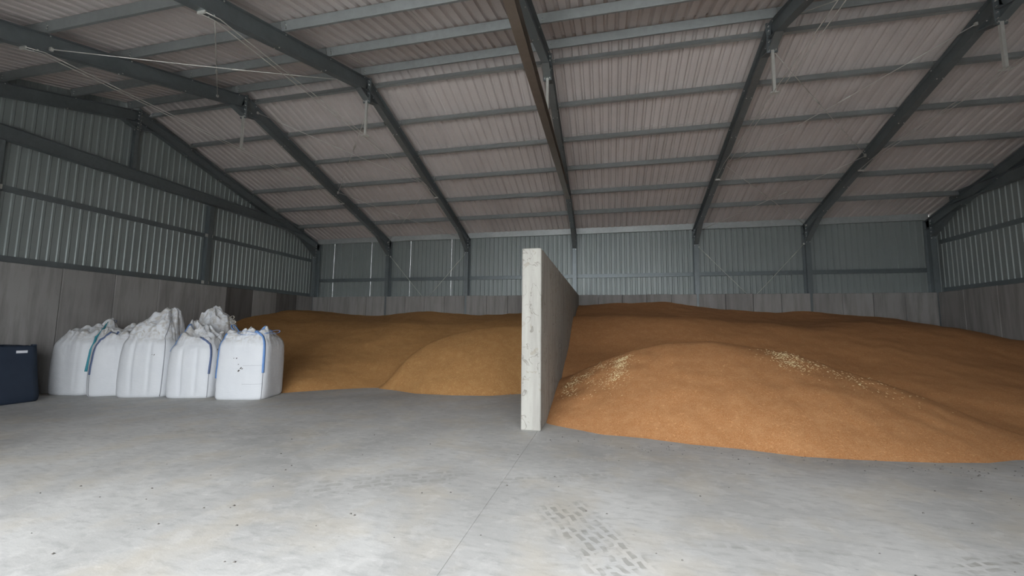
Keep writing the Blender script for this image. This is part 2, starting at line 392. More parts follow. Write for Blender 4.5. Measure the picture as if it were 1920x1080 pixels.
# ================================================================== PORTAL FRAMES
PK = [YR+.283+k*SP for k in range(6)]               # purlin lines on the far slope
def purlin_ys(side): return PK if side == 0 else [YM-y for y in PK]+[YM-.1, YM-1.386, YM-2.672]
DR = .33
frame_lab = ['galvanised steel gable frame standing against the left end wall',
 'galvanised steel portal frame, first free-standing one from the left end wall',
 'galvanised steel portal frame, second free-standing one from the left end wall',
 'brown-tinged steel portal frame in line with the concrete divider wall',
 'galvanised steel portal frame, first to the right of the concrete divider',
 'galvanised steel portal frame, second to the right of the concrete divider',
 'dark galvanised steel gable frame standing against the right end wall']
for k, x in enumerate(XS):
    fr = tag(empty('portal_frame', (x, 0, 0)), frame_lab[k], 'steel frame', 'steel portal frames carrying the roof')
    g = lambda pts: rel(pts, (x, 0, 0))
    wd = .165
    for side in (0, 1):
        ye = .13 if side == 0 else YF-.13; sg = -1 if side == 0 else 1      # sg: towards the ridge
        # column: web in the frame plane
        zc = roofz(ye-(.13 if side == 0 else -.13))-.02
        obj('column', extrude(Iprof(wd, .30, .013, .009), *g([(x, ye, 0), (x, ye, zc)]), (0, -sg, 0)), MS, fr)
        # rafter
        ys, yr = (ye, YR) if side == 0 else (ye, YR)
        z0 = roofz(ye)
        rf = obj('rafter', extrude(Iprof(wd, DR*CS, .013, .009), *g([(x, ys, z0), (x, yr, roofz(YR))]), (0, 0, 1)), MS, fr)
        # tapered eave haunch under the rafter
        ya = (0 if side == 0 else YF)+sg*.16; L = .95
        zt = lambda y: roofz(y)-DR-.0
        v = []
        for dx in (-.006, .006):
            v += [(x+dx, ya, zt(ya)+.02), (x+dx, ya+sg*L, zt(ya+sg*L)+.02), (x+dx, ya, zt(ya)-.34)]
        obj('haunch', mesh('h', g(v), [(0, 1, 2), (5, 4, 3), (0, 3, 4, 1), (1, 4, 5, 2), (2, 5, 3, 0)]), MS, fr)
        p0, p1 = (x, ya, zt(ya)-.34), (x, ya+sg*L, zt(ya+sg*L))
        obj('haunch_flange', extrude([(-wd/2, 0), (wd/2, 0), (wd/2, -.013), (-wd/2, -.013)], *g([p0, p1]), (0, 0, 1)), MS, fr)
        # half of the apex haunch: web and flange
        v = []
        for dx in (-.006, .006):
            v += [(x+dx, YR, roofz(YR)-DR+.02), (x+dx, YR-sg*.40, roofz(YR-sg*.40)-DR+.02), (x+dx, YR, roofz(YR)-.57)]
        obj('apex_web', mesh('h', g(v), [(0, 1, 2), (5, 4, 3), (0, 3, 4, 1), (1, 4, 5, 2), (2, 5, 3, 0)]), MS, fr)
        p0, p1 = (x, YR-sg*.012, roofz(YR)-.57), (x, YR-sg*.40, roofz(YR-sg*.40)-DR-.002)
        obj('apex_flange', extrude([(-wd/2, 0), (wd/2, 0), (wd/2, -.013), (-wd/2, -.013)], *g([p0, p1]), (0, 0, 1)), MS, fr)
        # purlin cleats: an upright plate on the rafter at every purlin
        bp, ba = [], []
        for y in purlin_ys(side):
            nrm = Vector((0, -sg*(-SN) if False else (SN if side == 0 else -SN), CS))
            b0 = Vector((x, y, roofz(y)))
            off = Vector((0, -.012 if side == 0 else -.012, 0))
            if k < 6:
                me = extrude([(-.05, 0), (.05, 0), (.05, .012), (-.05, .012)], *g([b0+off+Vector((.07, -.0, 0)), b0+off+Vector((.07, 0, 0))+nrm*.17]), (0, -1, 0), 'cleat')
                obj('cleat', me, MSP, rf)
            for dx in (-.055, .055):
                bp.append(Vector((x+dx, y+.05, roofz(y+.05)-.013*1.1-DR*0)) - x*Vector((1, 0, 0))); ba.append((0, 0, -1))
                bp.append(Vector((dx, y-.09, roofz(y-.09)-DR-.0))); ba.append((0, 0, -1))
            bp.append(Vector((.07+.05, y-.035, roofz(y)+.12))); ba.append((0, -1, 0))
            bp.append(Vector((.07+.05, y-.035, roofz(y)+.06))); ba.append((0, -1, 0))
        tag(obj('bolts', bolts(bp, ba, .011, .016), MSB, rf), kind='stuff')
        # base plate
        obj('base_plate', box(-.13, .13, ye-(.36 if side == 0 else -.0)-(0 if side == 0 else .04), ye+(.04 if side == 0 else .36), 0, .018), MS, fr)
    # apex end plates and bolts
    obj('apex_plate', box(-.10, .10, YR-.016, YR+.016, roofz(YR)-.63, roofz(YR)+.03), MS, fr)
    bp = [(dx, YR-.016, roofz(YR)-dz) for dx in (-.06, .06) for dz in (.06, .16, .28, .40, .52, .59)]
    ba = [(0, -1, 0)]*len(bp); bp += [(a_, YR+.016, c_) for a_, b_, c_ in bp]; ba += [(0, 1, 0)]*12
    tag(obj('bolts', bolts(bp, ba, .015, .03), MSB, fr), 'zinc plated apex bolts', kind='stuff')
    for side in (0, 1):                              # eave splice bolts
        yb = -.172 if side == 0 else YF+.172; dr = (0, -1, 0) if side == 0 else (0, 1, 0)
        bp = [(dx, yb, roofz(0 if side == 0 else YF)-dz) for dx in (-.055, .055) for dz in (.08, .18, .32, .46, .58, .68)]
        tag(obj('bolts', bolts(bp, [dr]*12, .014, .022), MSB, fr), kind='stuff')
    if 0 < k < 6:
        # hanger under the apex carrying the twin tie rods
        hz = roofz(YR)-.57
        h = obj('hanger', extrude([(-.028, -.028), (.028, -.028), (.028, .028), (-.028, .028)], *g([(x, YR, hz), (x, YR, 6.60)]), (0, 1, 0)), MSR, fr)
        obj('hanger_foot', box(-.085, .085, YR-.045, YR+.045, 6.575, 6.60), MSR, h)
        for dx in ((-.055, .055) if k != 3 else ()):
            ya, yb = -3.55, YM+3.9
            za = lambda y: roofz(y)-DR-.02
            obj('tie_rod', rod(g([(x+dx, -3.6, za(-3.6)), (x+dx, -4.6, 6.545), (x+dx, YR, 6.555), (x+dx, YM+4.0, 6.53), (x+dx, YM+3.75, za(YM+3.75))]), .0085), MSR, fr)
            obj('turnbuckle', rod(g([(x+dx, -6.1, 6.55), (x+dx, -6.08, 6.55), (x+dx, -5.86, 6.55), (x+dx, -5.84, 6.55)]), [.006, .017, .017, .006]), MSR, fr)
        for yy in ((-3.6, YM+3.75) if k != 3 else ()):
            obj('tie_bracket', box(-.07, .07, yy-.012, yy+.012, roofz(yy)-DR-.045, roofz(yy)-DR), MSR, fr)

# ================================================================== PURLINS, EAVE BEAMS, GIRTS
nth_down = ['nearest the ridge', 'second below the ridge', 'third below the ridge', 'fourth below the ridge', 'fifth below the ridge', 'sixth below the ridge', 'seventh below the ridge', 'eighth below the ridge', 'ninth below the ridge']
bayn = ['leftmost bay', 'second bay from left', 'third bay from left', 'bay right of the divider', 'second bay from right', 'rightmost bay']
for side in (0, 1):
    for k in range(6):
        x0, x1 = XS[k]+.004, XS[k+1]-.004
        for i, y in enumerate(purlin_ys(side)):
            nrm = Vector((0, SN if side == 0 else -SN, CS))
            p0 = Vector((0, 0, 0)); p1 = Vector((x1-x0, 0, 0))
            me = extrude(Zprof(.2, .062, mirror=-1 if side == 0 else -1), p0, p1, nrm, 'purlin')
            o = obj('purlin', me, MSP, None, (x0, y, roofz(y)+.001))
            tag(o, 'steel purlin on the %s slope, %s, %s' % ('far' if side == 0 else 'near', bayn[k], nth_down[i]), 'purlin', 'steel purlins under the roof sheets')
for k in range(6):
    x0, x1 = XS[k]+.004, XS[k+1]-.004
    cp = [(0, 0), (.06, 0), (.06, .015), (.005, .015), (.005, .225), (.06, .225), (.06, .24), (0, .24)]
    me = extrude([(-a_, b_) for a_, b_ in cp], (0, 0, 0), (x1-x0, 0, 0), (0, 0, 1), 'eave_beam')
    me.transform(Matrix.Scale(-1, 4, (0, 1, 0))) if False else None
    o = obj('eave_beam', me, MSE, None, (x0, 0.0-.03, ZE-.005))
    tag(o, 'galvanised channel eave beam above the back wall, ' + bayn[k], 'beam', 'eave beams along the back wall')
    z = 3.87
    pr = [(0, 0), (.07, 0), (.07, .03), (.065, .03), (.065, .005), (.005, .005), (.005, .145), (.065, .145), (.065, .12), (.07, .12), (.07, .15), (0, .15)]
    o = obj('girt', extrude(pr, (0, 0, 0), (x1-x0-.02, 0, 0), (0, 0, 1), 'girt'), MS, None, (x0+.01, .15, z))
    tag(o, 'horizontal sheeting rail on the back wall, ' + bayn[k], 'sheeting rail', 'sheeting rails on the back wall')
o = obj('tie_beam', extrude(Iprof(.16, .26, .013, .009), (0, YM-YR+2.4, 0), (0, -YR-2.95, 0), (0, 0, 1), 'tie'), MSREFL, None, (XS[3], YR, 6.52))
tag(o, 'brown-tinged horizontal steel beam hung above the concrete divider wall', 'beam')
# gable rails, tie beams, posts
GY = [0, -5.55, -10.85, YF]
for nm, xg, sg in (('left', 0, 1), ('right', XS[6], -1)):
    mx = xg-sg*.155
    for zz, hh in ((H+.005, 'lowest'), (4.80, 'upper')):
        for j in range(3):
            y0, y1 = GY[j]-.18 if j == 0 else GY[j]-.09, GY[j+1]+.09
            pr = [(0, 0), (.07, 0), (.07, .03), (.065, .03), (.065, .005), (.005, .005), (.005, .145), (.065, .145), (.065, .12), (.07, .12), (.07, .15), (0, .15)]
            o = obj('girt', extrude([(a_*sg, b_) for a_, b_ in pr], (0, 0, 0), (0, y1-y0, 0), (0, 0, 1), 'girt'), MS, None, (mx, y0, zz))
            where = ['between back corner and gable post', 'between the two gable posts', 'near the front corner'][j]
            tag(o, '%s horizontal sheeting rail on the %s end wall, %s' % (hh, nm, where), 'sheeting rail', 'sheeting rails on the end walls')
    y0, y1 = YF+1.0, -1.0
    o = obj('tie_beam', extrude(Iprof(.16, .34, .014, .01), (0, y0-YR, 0), (0, y1-YR, 0), (0, 0, 1), 'tie'), MS, None, (xg, YR, 6.30))
    tag(o, 'deep horizontal steel beam across the %s gable at eaves height' % nm, 'beam')
    for j, yy in ((1, GY[1]), (2, GY[2])):
        t = tag(empty('gable_post', (xg-sg*.0, yy, 0)), '%s steel post of the %s end wall, %s' % ('tall' , nm, 'nearer the back corner' if j == 1 else 'nearer the front opening'), 'post', 'steel posts of the end walls')
        obj('post_section', extrude(Iprof(.15, .20, .012, .009), (0, .0, 0), (0, .0, 5.955-H-.01), (sg, 0, 0), 'post'), MS, t).location = (0, 0, H+.008)
        for zz in (H+.02, 4.81):
            obj('cleat', box(-.02, .12, -.10, .10, zz, zz+.13, 'cl') if False else box(-.06, -.05, -.14, .14, zz+.01, zz+.12), MSR, t)
    o = obj('apex_post', extrude(Iprof(.10, .14, .01, .008), (0, 0, 0), (0, 0, roofz(YR)-.57-6.30), (sg, 0, 0), 'apost'), MS, None, (xg+sg*.03, YR, 6.302))
    tag(o, 'short steel post from gable beam to apex on the %s end' % nm, 'post')

# ================================================================== BRACING
def brace(p0, p1, label, name='brace_rod', r=.009, mat=MSR, buckle=.42, group='diagonal bracing rods under the roof'):
    p0, p1 = Vector(p0), Vector(p1); t = tag(empty(name, p0), label, 'bracing rod', group)
    d = p1-p0; L = d.length
    sag = Vector((0, 0, -.02*L/5))
    obj('rod', rod([d*f+sag*math.sin(math.pi*f) for f in (0, .2, .4, .6, .8, 1)], r), mat, t)
    c0 = d*buckle+sag*math.sin(math.pi*buckle); u = d.normalized()
    obj('turnbuckle', rod([c0-u*.13, c0-u*.12, c0+u*.12, c0+u*.13], [r, .02, .02, r]), mat, t)
    for e in (Vector(), d):
        obj('end_plate', box(e.x-.022, e.x+.022, e.y-.022, e.y+.022, e.z-.03, e.z+.03), mat, t)
for (ka, kb, nm) in ((1, 2, 'left'), (4, 5, 'right')):
    xa, xb = XS[ka]+.11, XS[kb]-.11
    ym = -4.05
    zz = lambda y: roofz(y)-.20
    ra, rb = YR+.35, YR-.35
    for (y0, y1, w_) in ((ra, ym, 'upper'), (ym-.0, -.35, 'lower')):
        for s_, (q0, q1) in enumerate(((xa, xb), (xb, xa))):
            zoff = .03*s_
            brace((q0, y0, zz(y0)-zoff), (q1, y1, zz(y1)-zoff), 'thin %s roof bracing rod on the far slope, %s braced bay, falling to the %s' % (w_, nm, 'right' if s_ == 0 else 'left'))
    for s_, (q0, q1) in enumerate(((xa, xb), (xb, xa))):
        y0, y1 = rb-.55, YM+4.05
        brace((q0, y0, zz(y0)-.03*s_-.05), (q1, y1, zz(y1)-.03*s_-.05), 'thin roof bracing rod on the near slope, %s braced bay, falling to the %s' % (nm, 'right' if s_ == 0 else 'left'))
    for s_, (q0, q1) in enumerate(((xa, xb), (xb, xa))):
        f = .47; z0, z1 = 4.98, 4.98+(0.4-4.98)*f*1.0
        z1 = H+.0
        brace((q0, -.075-.02*s_, z0), (q0+(q1-q0)*.46, -.075-.02*s_, H-.03), 'thin diagonal bracing rod on the back wall, %s braced bay, from its %s column' % (nm, 'left' if s_ == 0 else 'right'), buckle=.2, group='diagonal bracing rods on the back wall')

# ================================================================== DIVIDER WALL
XL, XR_, YD = 12.157, 12.500, -10.05
ny, nz_ = 1, 1
dv = tag(obj('divider_wall', box(XL, XR_, YD, -.205, 0, H, 'divider_wall', .014), MDIV),
         'tall precast concrete divider wall standing between the two grain heaps', 'wall')

# ================================================================== GRAIN HEAPS
def tps(P):
    P = np.array(P, float); X, Z = P[:, :2], P[:, 2]; n = len(P)
    D = np.linalg.norm(X[:, None]-X[None], axis=2); K = np.where(D > 0, D*D*np.log(D+1e-12), 0)+np.eye(n)*.05
    A = np.zeros((n+3, n+3)); A[:n, :n] = K; A[:n, n] = 1; A[:n, n+1:] = X; A[n, :n] = 1; A[n+1:, :n] = X.T
    c_ = np.linalg.solve(A, np.r_[Z, 0, 0, 0])
    def f(x, y):
        d = np.hypot(x[..., None]-X[:, 0], y[..., None]-X[:, 1]); k = np.where(d > 0, d*d*np.log(d+1e-12), 0)
        return k@c_[:n]+c_[n]+c_[n+1]*x+c_[n+2]*y
    return f
def smax(a_, b_, k=.06): return (a_+b_+np.sqrt((a_-b_)**2+k*k))/2
def mound(crest, toe, r=.35, back=.55):
    cx_, cy_, cz_ = np.array(crest).T; tx_, ty_ = np.array(toe).T
    def f(x, y):
        Yc = np.interp(x, cx_, cy_); Zc = np.interp(x, cx_, cz_); Yt = np.interp(x, tx_, ty_)
        run = np.maximum(Yc-Yt, .3)
        tfr = (y-Yc)
        u = np.clip(-tfr/run, 0, 1.6)
        frontz = Zc-np.maximum(np.abs(Zc), .1)*u**1.25
        backz = Zc-back*(np.sqrt(np.maximum(tfr, 0)**2+r*r)-r)
        return np.where(tfr < 0, frontz, backz)
    return f
def heap(name, x0, x1, y0, y1, fn, mat, label, res=.07):
    nx, nyy = int((x1-x0)/res), int((y1-y0)/res)
    xs_, ys_ = np.linspace(x0, x1, nx), np.linspace(y0, y1, nyy)
    Xg, Yg = np.meshgrid(xs_, ys_); Z = fn(Xg, Yg)
    nz2 = np.array([[noise.noise(Vector((a_*.9, b_*.9, 3))) *.05+noise.noise(Vector((a_*2.7, b_*2.7, 9)))*.022+noise.noise(Vector((a_*9, b_*9, 1)))*.006 for a_, b_ in zip(ra_, rb_)] for ra_, rb_ in zip(Xg, Yg)])
    Z = Z+nz2*np.clip(Z*2.2+.25, 0, 1)
    keep = Z > -.03; Z = np.maximum(Z, -.03)
    keep2 = keep.copy(); keep2[1:] |= keep[:-1]; keep2[:-1] |= keep[1:]; keep2[:, 1:] |= keep[:, :-1]; keep2[:, :-1] |= keep[:, 1:]
    idx = -np.ones(Z.shape, int); idx[keep2] = np.arange(keep2.sum())
    v = np.c_[Xg[keep2], Yg[keep2], Z[keep2]]
    q = keep2[:-1, :-1] & keep2[1:, :-1] & keep2[:-1, 1:] & keep2[1:, 1:]
    f = np.c_[idx[:-1, :-1][q], idx[:-1, 1:][q], idx[1:, 1:][q], idx[1:, :-1][q]]
    me = bpy.data.meshes.new(name); me.from_pydata(v.tolist(), [], f.tolist()); me.update()
    me.polygons.foreach_set('use_smooth', [True]*len(me.polygons))
    o = obj(name, me, mat); tag(o, label, 'grain heap', kind='stuff'); return o, fn

# right bay
S1R = tps([(12.5, -.9, 2.62), (12.5, -.2, 2.74), (14.2, -.2, 2.79), (15.86, -.2, 2.83), (17.74, -.2, 2.56), (20.72, -.2, 2.46), (23.6, -.2, 2.19), (24.6, -.1, 2.02),
  (12.5, -3.0, 2.16), (14.32, -3.1, 2.23), (16.25, -3.2, 2.17), (18.28, -3.4, 1.97), (19.74, -2.6, 2.01), (20.88, -2.6, 2.05), (22.23, -2.6, 2.03), (23.27, -2.6, 1.91),
  (12.5, -2.2, 2.20), (14.32, -2.2, 2.25), (16.25, -2.3, 2.19), (18.28, -2.4, 2.02), (20.3, -1.7, 2.07), (22.4, -1.6, 2.04), (12.5, -1.6, 2.36), (15, -1.4, 2.45), (17, -1.5, 2.32),
  (12.38, -4.5, 1.37), (13.78, -4.6, 1.40), (15.32, -4.4, 1.66), (17.4, -4.6, 1.56), (19.85, -4.6, 1.50), (21.57, -4.6, 1.40), (23.16, -4.6, 1.18),
  (24.6, -1.0, 1.87), (24.6, -1.59, 1.79), (24.6, -2.45, 1.65), (24.6, -3.07, 1.56), (24.6, -5, .95), (24.6, -7, .25),
  (12.5, -6.06, .80), (14, -6.1, .82), (16, -6.0, .85), (17.8, -6.0, .88), (19.13, -6.0, .95), (19.79, -6.6, .80), (20.16, -7.4, .55), (20.96, -7.4, .50), (22.5, -7.2, .42),
  (20.4, -8.2, .22), (12.5, -7.3, .3), (14.5, -7.5, .2), (17, -7.5, .15), (22, -8.6, .02), (24.6, -8.3, -.05), (19.4, -9.1, .05), (20.4, -9.5, -.12), (16, -9, -.4), (13, -9, -.3), (22, -10, -.5)])
MR = mound([(12.4, -7.1, .50), (13.14, -7.3, .84), (14.09, -7.4, 1.23), (14.89, -7.4, 1.45), (15.79, -7.3, 1.51), (16.53, -7.3, 1.45), (17.3, -7.45, 1.28), (17.92, -7.7, 1.04), (18.6, -7.95, .80), (19.15, -8.35, .52), (19.6, -8.8, .28), (20.0, -9.2, .1), (20.5, -9.4, -.1)],
           [(12.4, -9.25), (12.57, -9.45), (12.97, -9.68), (13.52, -9.98), (14.19, -10.04), (14.87, -10.24), (15.58, -10.31), (16.2, -10.48), (16.85, -10.46), (17.51, -10.37), (18.19, -10.24), (18.62, -10.12), (19.08, -9.85), (19.8, -9.7), (20.6, -9.8)])
hR, fR = heap('grain_heap', 12.503, 24.648, -10.9, -.20, lambda x, y: smax(S1R(x, y), MR(x, y)), MG_R, 'large orange heap of grain filling the bay right of the divider')
# left bay
S1L = tps([(0, -5.0, 1.75), (0, -4.55, 1.95), (0, -2.82, 2.22), (0, -2.0, 2.38), (0, -.33, 2.45), (.4, -.8, 2.45), (1.83, -.4, 2.32), (3.98, -.4, 2.23), (4.62, -.4, 2.35), (5.96, -.4, 2.41), (7.68, -.4, 2.29), (8.85, -.4, 2.27), (9.77, -.4, 2.34), (12.1, -.4, 2.38),
  (.3, -1.8, 2.38), (1.36, -2.6, 2.02), (3.3, -2.2, 1.95), (5.44, -2.2, 1.97), (6.48, -2.0, 1.97), (4, -1.5, 1.98), (6.5, -1.4, 2.05), (2.93, -4.4, 1.22), (4.79, -4.6, 1.06), (6.14, -4.8, .84), (4.33, -6.0, .62), (5.68, -5.8, .56), (8.11, -2.4, 1.76), (9.94, -2.2, 1.95), (11.9, -2.0, 2.0),
  (1, -6.2, .85), (2.6, -6.4, .55), (5.4, -7.3, .22), (6.2, -6.4, .27), (7.0, -5.9, .2), (4.3, -7.3, .32), (2.5, -7.4, .34), (0, -7.4, .45), (0, -6.5, .8),
  (7.4, -5.2, .52), (7.9, -4.2, .95), (9, -4.8, .6), (11, -4.8, .6), (8.5, -6.8, -.4), (11.5, -6.8, -.4)])
def toe_cap(x, y): return .50*(y-np.interp(x, [0, 2.5, 4.5, 5.41, 5.66, 6.19, 6.84, 7.33, 8, 12], [-8.1, -8.15, -8.1, -7.95, -7.58, -7.02, -6.50, -6.34, -6.2, -6]))-.02
ML = mound([(7.2, -6.15, -.05), (7.4, -6.0, .22), (7.56, -5.8, .50), (7.8, -5.45, .92), (8.15, -5.0, 1.26), (8.78, -4.5, 1.53), (9.55, -4.15, 1.71), (10.4, -3.95, 1.81), (11.2, -3.9, 1.83), (12.2, -3.95, 1.80)],
           [(7.2, -6.3), (7.33, -6.34), (7.84, -6.50), (8.69, -6.89), (9.72, -6.87), (10.66, -6.67), (11.32, -6.1), (12.2, -5.75)], back=.5)
hL, fL = heap('grain_heap', -.0+.012, 12.154, -8.4, -.20, lambda x, y: smax(-smax(-S1L(x, y), -toe_cap(x, y), .12), ML(x, y)), MG_L, 'golden brown heap of grain in the bay left of the divider')

# straw chaff lying on the right heap: too fine to count
def straws(name, spots, n, label):
    v, f = [], []
    rr = random.Random(7)
    for _ in range(n):
        sx0, sy0, rx, ry, an = rr.choice(spots); a_, b_ = rr.gauss(0, rx), rr.gauss(0, ry)
        x = sx0+a_*math.cos(an)-b_*math.sin(an); y = sy0+a_*math.sin(an)+b_*math.cos(an)
        if x < 12.56: continue
        e = .02; z = float(fR(np.array(x), np.array(y)))
        z += (noise.noise(Vector((x*.9, y*.9, 3)))*.05+noise.noise(Vector((x*2.7, y*2.7, 9)))*.022+noise.noise(Vector((x*9, y*9, 1)))*.006)*min(1, max(0, z*2.2+.25))
        gx = (float(fR(np.array(x+e), np.array(y)))-float(fR(np.array(x-e), np.array(y))))/(2*e); gy = (float(fR(np.array(x), np.array(y+e)))-float(fR(np.array(x), np.array(y-e))))/(2*e)
        th = rr.uniform(0, math.pi); L = rr.uniform(.012, .036); d = Vector((math.cos(th), math.sin(th), gx*math.cos(th)+gy*math.sin(th)))*L/2
        s_ = Vector((-math.sin(th), math.cos(th), 0))*.002; c0 = Vector((x, y, z+rr.uniform(.005, .012))); b = len(v)
        v += [c0-d-s_, c0-d+s_, c0+d+s_, c0+d-s_, c0-d+Vector((0, 0, .004)), c0+d+Vector((0, 0, .004))]
        f += [(b, b+3, b+5, b+4), (b+1, b+4, b+5, b+2)]
    o = obj(name, mesh(name, v, f), MSTRAW); tag(o, label, 'straw', kind='stuff')
straws('straw_chaff', [(13.92, -7.75, .09, .05, .3), (13.90, -8.0, .10, .06, .5), (13.80, -8.35, .14, .08, .9), (13.55, -8.3, .3, .30, .7), (12.85, -8.0, .10, .3, 0), (13.2, -7.75, .4, .15, .35),
  (17.05, -7.75, .12, .14, 0), (17.3, -7.95, .25, .16, -.2), (17.0, -8.2, .14, .16, 0), (17.9, -8.25, .6, .3, -.3)], 1500, 'pale straw chaff scattered over the front mound of orange grain')

# ================================================================== BULK BAGS
def bag(loc, rz, w_, d_, h, lumps, straps, label, seam_creases=(), grooves=(.34, -.34), gd=.022, dirt=(), lean=(0, 0), seed=1, bulge=.07, corner=3.6, loops=()):
    root = tag(empty('bulk_bag', (loc[0], loc[1], 0), rz), label, 'bag', 'white bulk bags standing against the left wall')
    def wall(th, t):                                  # t 0..1 up the side
        c_, s_ = math.cos(th), math.sin(th)
        n_ = corner+1.5*(1-t)**2
        r = (abs(c_)**n_+abs(s_)**n_)**(-1/n_)
        fu = s_/abs(c_) if abs(c_) > abs(s_) else c_/abs(s_)
        g_ = sum(-gd*math.exp(-((fu-q)/.06)**2) for q in grooves)*min(1, t*6)*min(1, (1-t)*7)
        prof = .955+bulge*math.sin(math.pi*min(1, t*1.02))**.7
        if t < .05: prof -= .05*(1-t/.05)**2
        if t > .86: prof -= .10*((t-.86)/.14)**2
        r = r*prof+g_+.018*noise.noise(Vector((c_*2+seed, s_*2, t*2.2)))+.007*noise.noise(Vector((c_*5+seed, s_*5, t*11)))
        if t > .7: r += .035*(t-.7)/.3*noise.noise(Vector((c_*9+seed, s_*9, t*4)))
        return Vector((w_*r*c_, d_*r*s_, h*t*(1-.0)-.0))
    def top(x, y, q):                                 # q 1 at shoulder .. 0 centre
        z = 0
        for (lx, ly, lh, lr) in lumps:
            dx, dy = x-lx, y-ly; dd = math.hypot(dx, dy); an = math.atan2(dy, dx)
            fold = 1+.24*math.sin(an*7+seed+3*noise.noise(Vector((x*2, y*2, seed))))*min(1, dd/.12)
            z = max(z, lh*math.exp(-(dd/lr)**1.15)*fold)
        e = min(1, (1-q)*5)
        nz3 = noise.noise(Vector((x*4.2+seed, y*4.2, 2)))
        return z*(.25+.75*e)+e*(.16*abs(nz3)+.06*abs(noise.noise(Vector((x*9, y*5+seed, 7))))+.008*noise.noise(Vector((x*22, y*22, seed))))+.05*(1-q)
    def P(th, s):                                     # s 0..1 side, 1..2 top
        if s <= 1: p = wall(th, s)
        else:
            q = 2-s; p = wall(th, 1); p = Vector((p.x*q, p.y*q, h+.045*math.sin(min(1, (1-q)*4)*math.pi/2))); p.z += top(p.x, p.y, q)
        p.x += lean[0]*(p.z/h)**2; p.y += lean[1]*(p.z/h)**2
        return p
    n = 132; ss = [0, .012, .03, .05]+[.05+.81*i/24 for i in range(1, 25)]+[.88, .90, .92, .94, .96, .98, 1]+[1+i/34 for i in range(1, 34)]
    v = [P(2*math.pi*i/n, s) for s in ss for i in range(n)]; v.append(P(0, 2)); f = []
    for j in range(len(ss)-1):
        for i in range(n): f.append((j*n+i, j*n+(i+1) % n, (j+1)*n+(i+1) % n, (j+1)*n+i))
    b = (len(ss)-1)*n; f += [(b+i, b+(i+1) % n, len(v)-1) for i in range(n)]; f.append(tuple(range(n-1, -1, -1)))
    body = obj('bag_body', mesh('bag_body', v, f, True), MBAG, root)
    def nrm(th, s):
        e = .02; s = min(max(s, e), 1.98)
        a_ = P(th+e, s)-P(th-e, s); b_ = P(th, s+e)-P(th, s-e); q = a_.cross(b_).normalized()
        return q
    def ribbon(pts, nrs, wd, mt, nm, par, th_=.005):
        vv, ff = [], []
        for i, (p, q) in enumerate(zip(pts, nrs)):
            t = (pts[min(i+1, len(pts)-1)]-pts[max(i-1, 0)]).normalized(); s = t.cross(q).normalized()
            vv += [p-s*wd/2, p+s*wd/2, p+s*wd/2+q*th_, p-s*wd/2+q*th_]
        for i in range(len(pts)-1):
            for k in range(4): ff.append((4*i+k, 4*i+(k+1) % 4, 4*i+4+(k+1) % 4, 4*i+4+k))
        ff += [(0, 1, 2, 3), tuple(len(vv)-1-k for k in range(4))]
        return obj(nm, mesh(nm, vv, ff, True), mt, par)
    def path(keys, N=36):
        out = []
        for i in range(N+1):
            u = i/N*(len(keys)-1); k = min(int(u), len(keys)-2); fr_ = u-k
            fr2 = fr_*fr_*(3-2*fr_) if len(keys) > 2 else fr_
            out.append((keys[k][0]+(keys[k+1][0]-keys[k][0])*fr_, keys[k][1]+(keys[k+1][1]-keys[k][1])*fr_))
        return out
    for keys, wd, mt in straps:
        kk = path([(math.radians(a_), b_) for a_, b_ in keys]); ns = [nrm(*q) for q in kk]
        ribbon([P(*q)+m_*.008 for q, m_ in zip(kk, ns)], ns, wd, mt, 'strap', root)
    for keys, wd in seam_creases:
        kk = path([(math.radians(a_), b_) for a_, b_ in keys]); ns = [nrm(*q) for q in kk]
        ribbon([P(*q)+m_*.004 for q, m_ in zip(kk, ns)], ns, wd, MSEAMCREASE, 'seam', root, .003)
    for (th, s, ln, wl, az, el, mt, wd) in loops:     # lifting loop leaving the bag: a teardrop of webbing
        b0 = P(math.radians(th), s)-nrm(math.radians(th), s)*.01
        d = Vector((math.cos(math.radians(az))*math.cos(math.radians(el)), math.sin(math.radians(az))*math.cos(math.radians(el)), math.sin(math.radians(el))))
        side = d.cross(Vector((0, 0, 1))).normalized(); q = side.cross(d)
        pts, ns = [], []
        for i in range(25):
            a_ = i/24; r_ = math.sin(math.pi*a_); lat = wl*math.sin(2*math.pi*a_)*(.5+.5*r_)
            pts.append(b0+d*ln*(1-(abs(2*a_-1))**1.6)+q*lat)
        cc = sum(pts, Vector())/len(pts)
        ns = [(side.cross((pts[min(i+1, 24)]-pts[max(i-1, 0)]).normalized())).normalized() for i in range(25)]
        ribbon(pts, ns, wd, mt, 'lifting_loop', root)
    for (th, s, r_) in dirt:
        q = nrm(math.radians(th), s); p = P(math.radians(th), s)+q*.003; a_ = q.orthogonal().normalized(); b_ = q.cross(a_)
        vv = [p+a_*r_*math.cos(k*.785)*random.uniform(.5, 1.5)+b_*r_*math.sin(k*.785)*random.uniform(.4, .9) for k in range(8)]
        vv += [x_+q*.0015 for x_ in vv]
        obj('dirt_mark', mesh('dm', vv, [tuple(range(8)), tuple(range(15, 7, -1))]+[(k, (k+1) % 8, 8+(k+1) % 8, 8+k) for k in range(8)]), MDARK, root)
    return root
R = math.radians
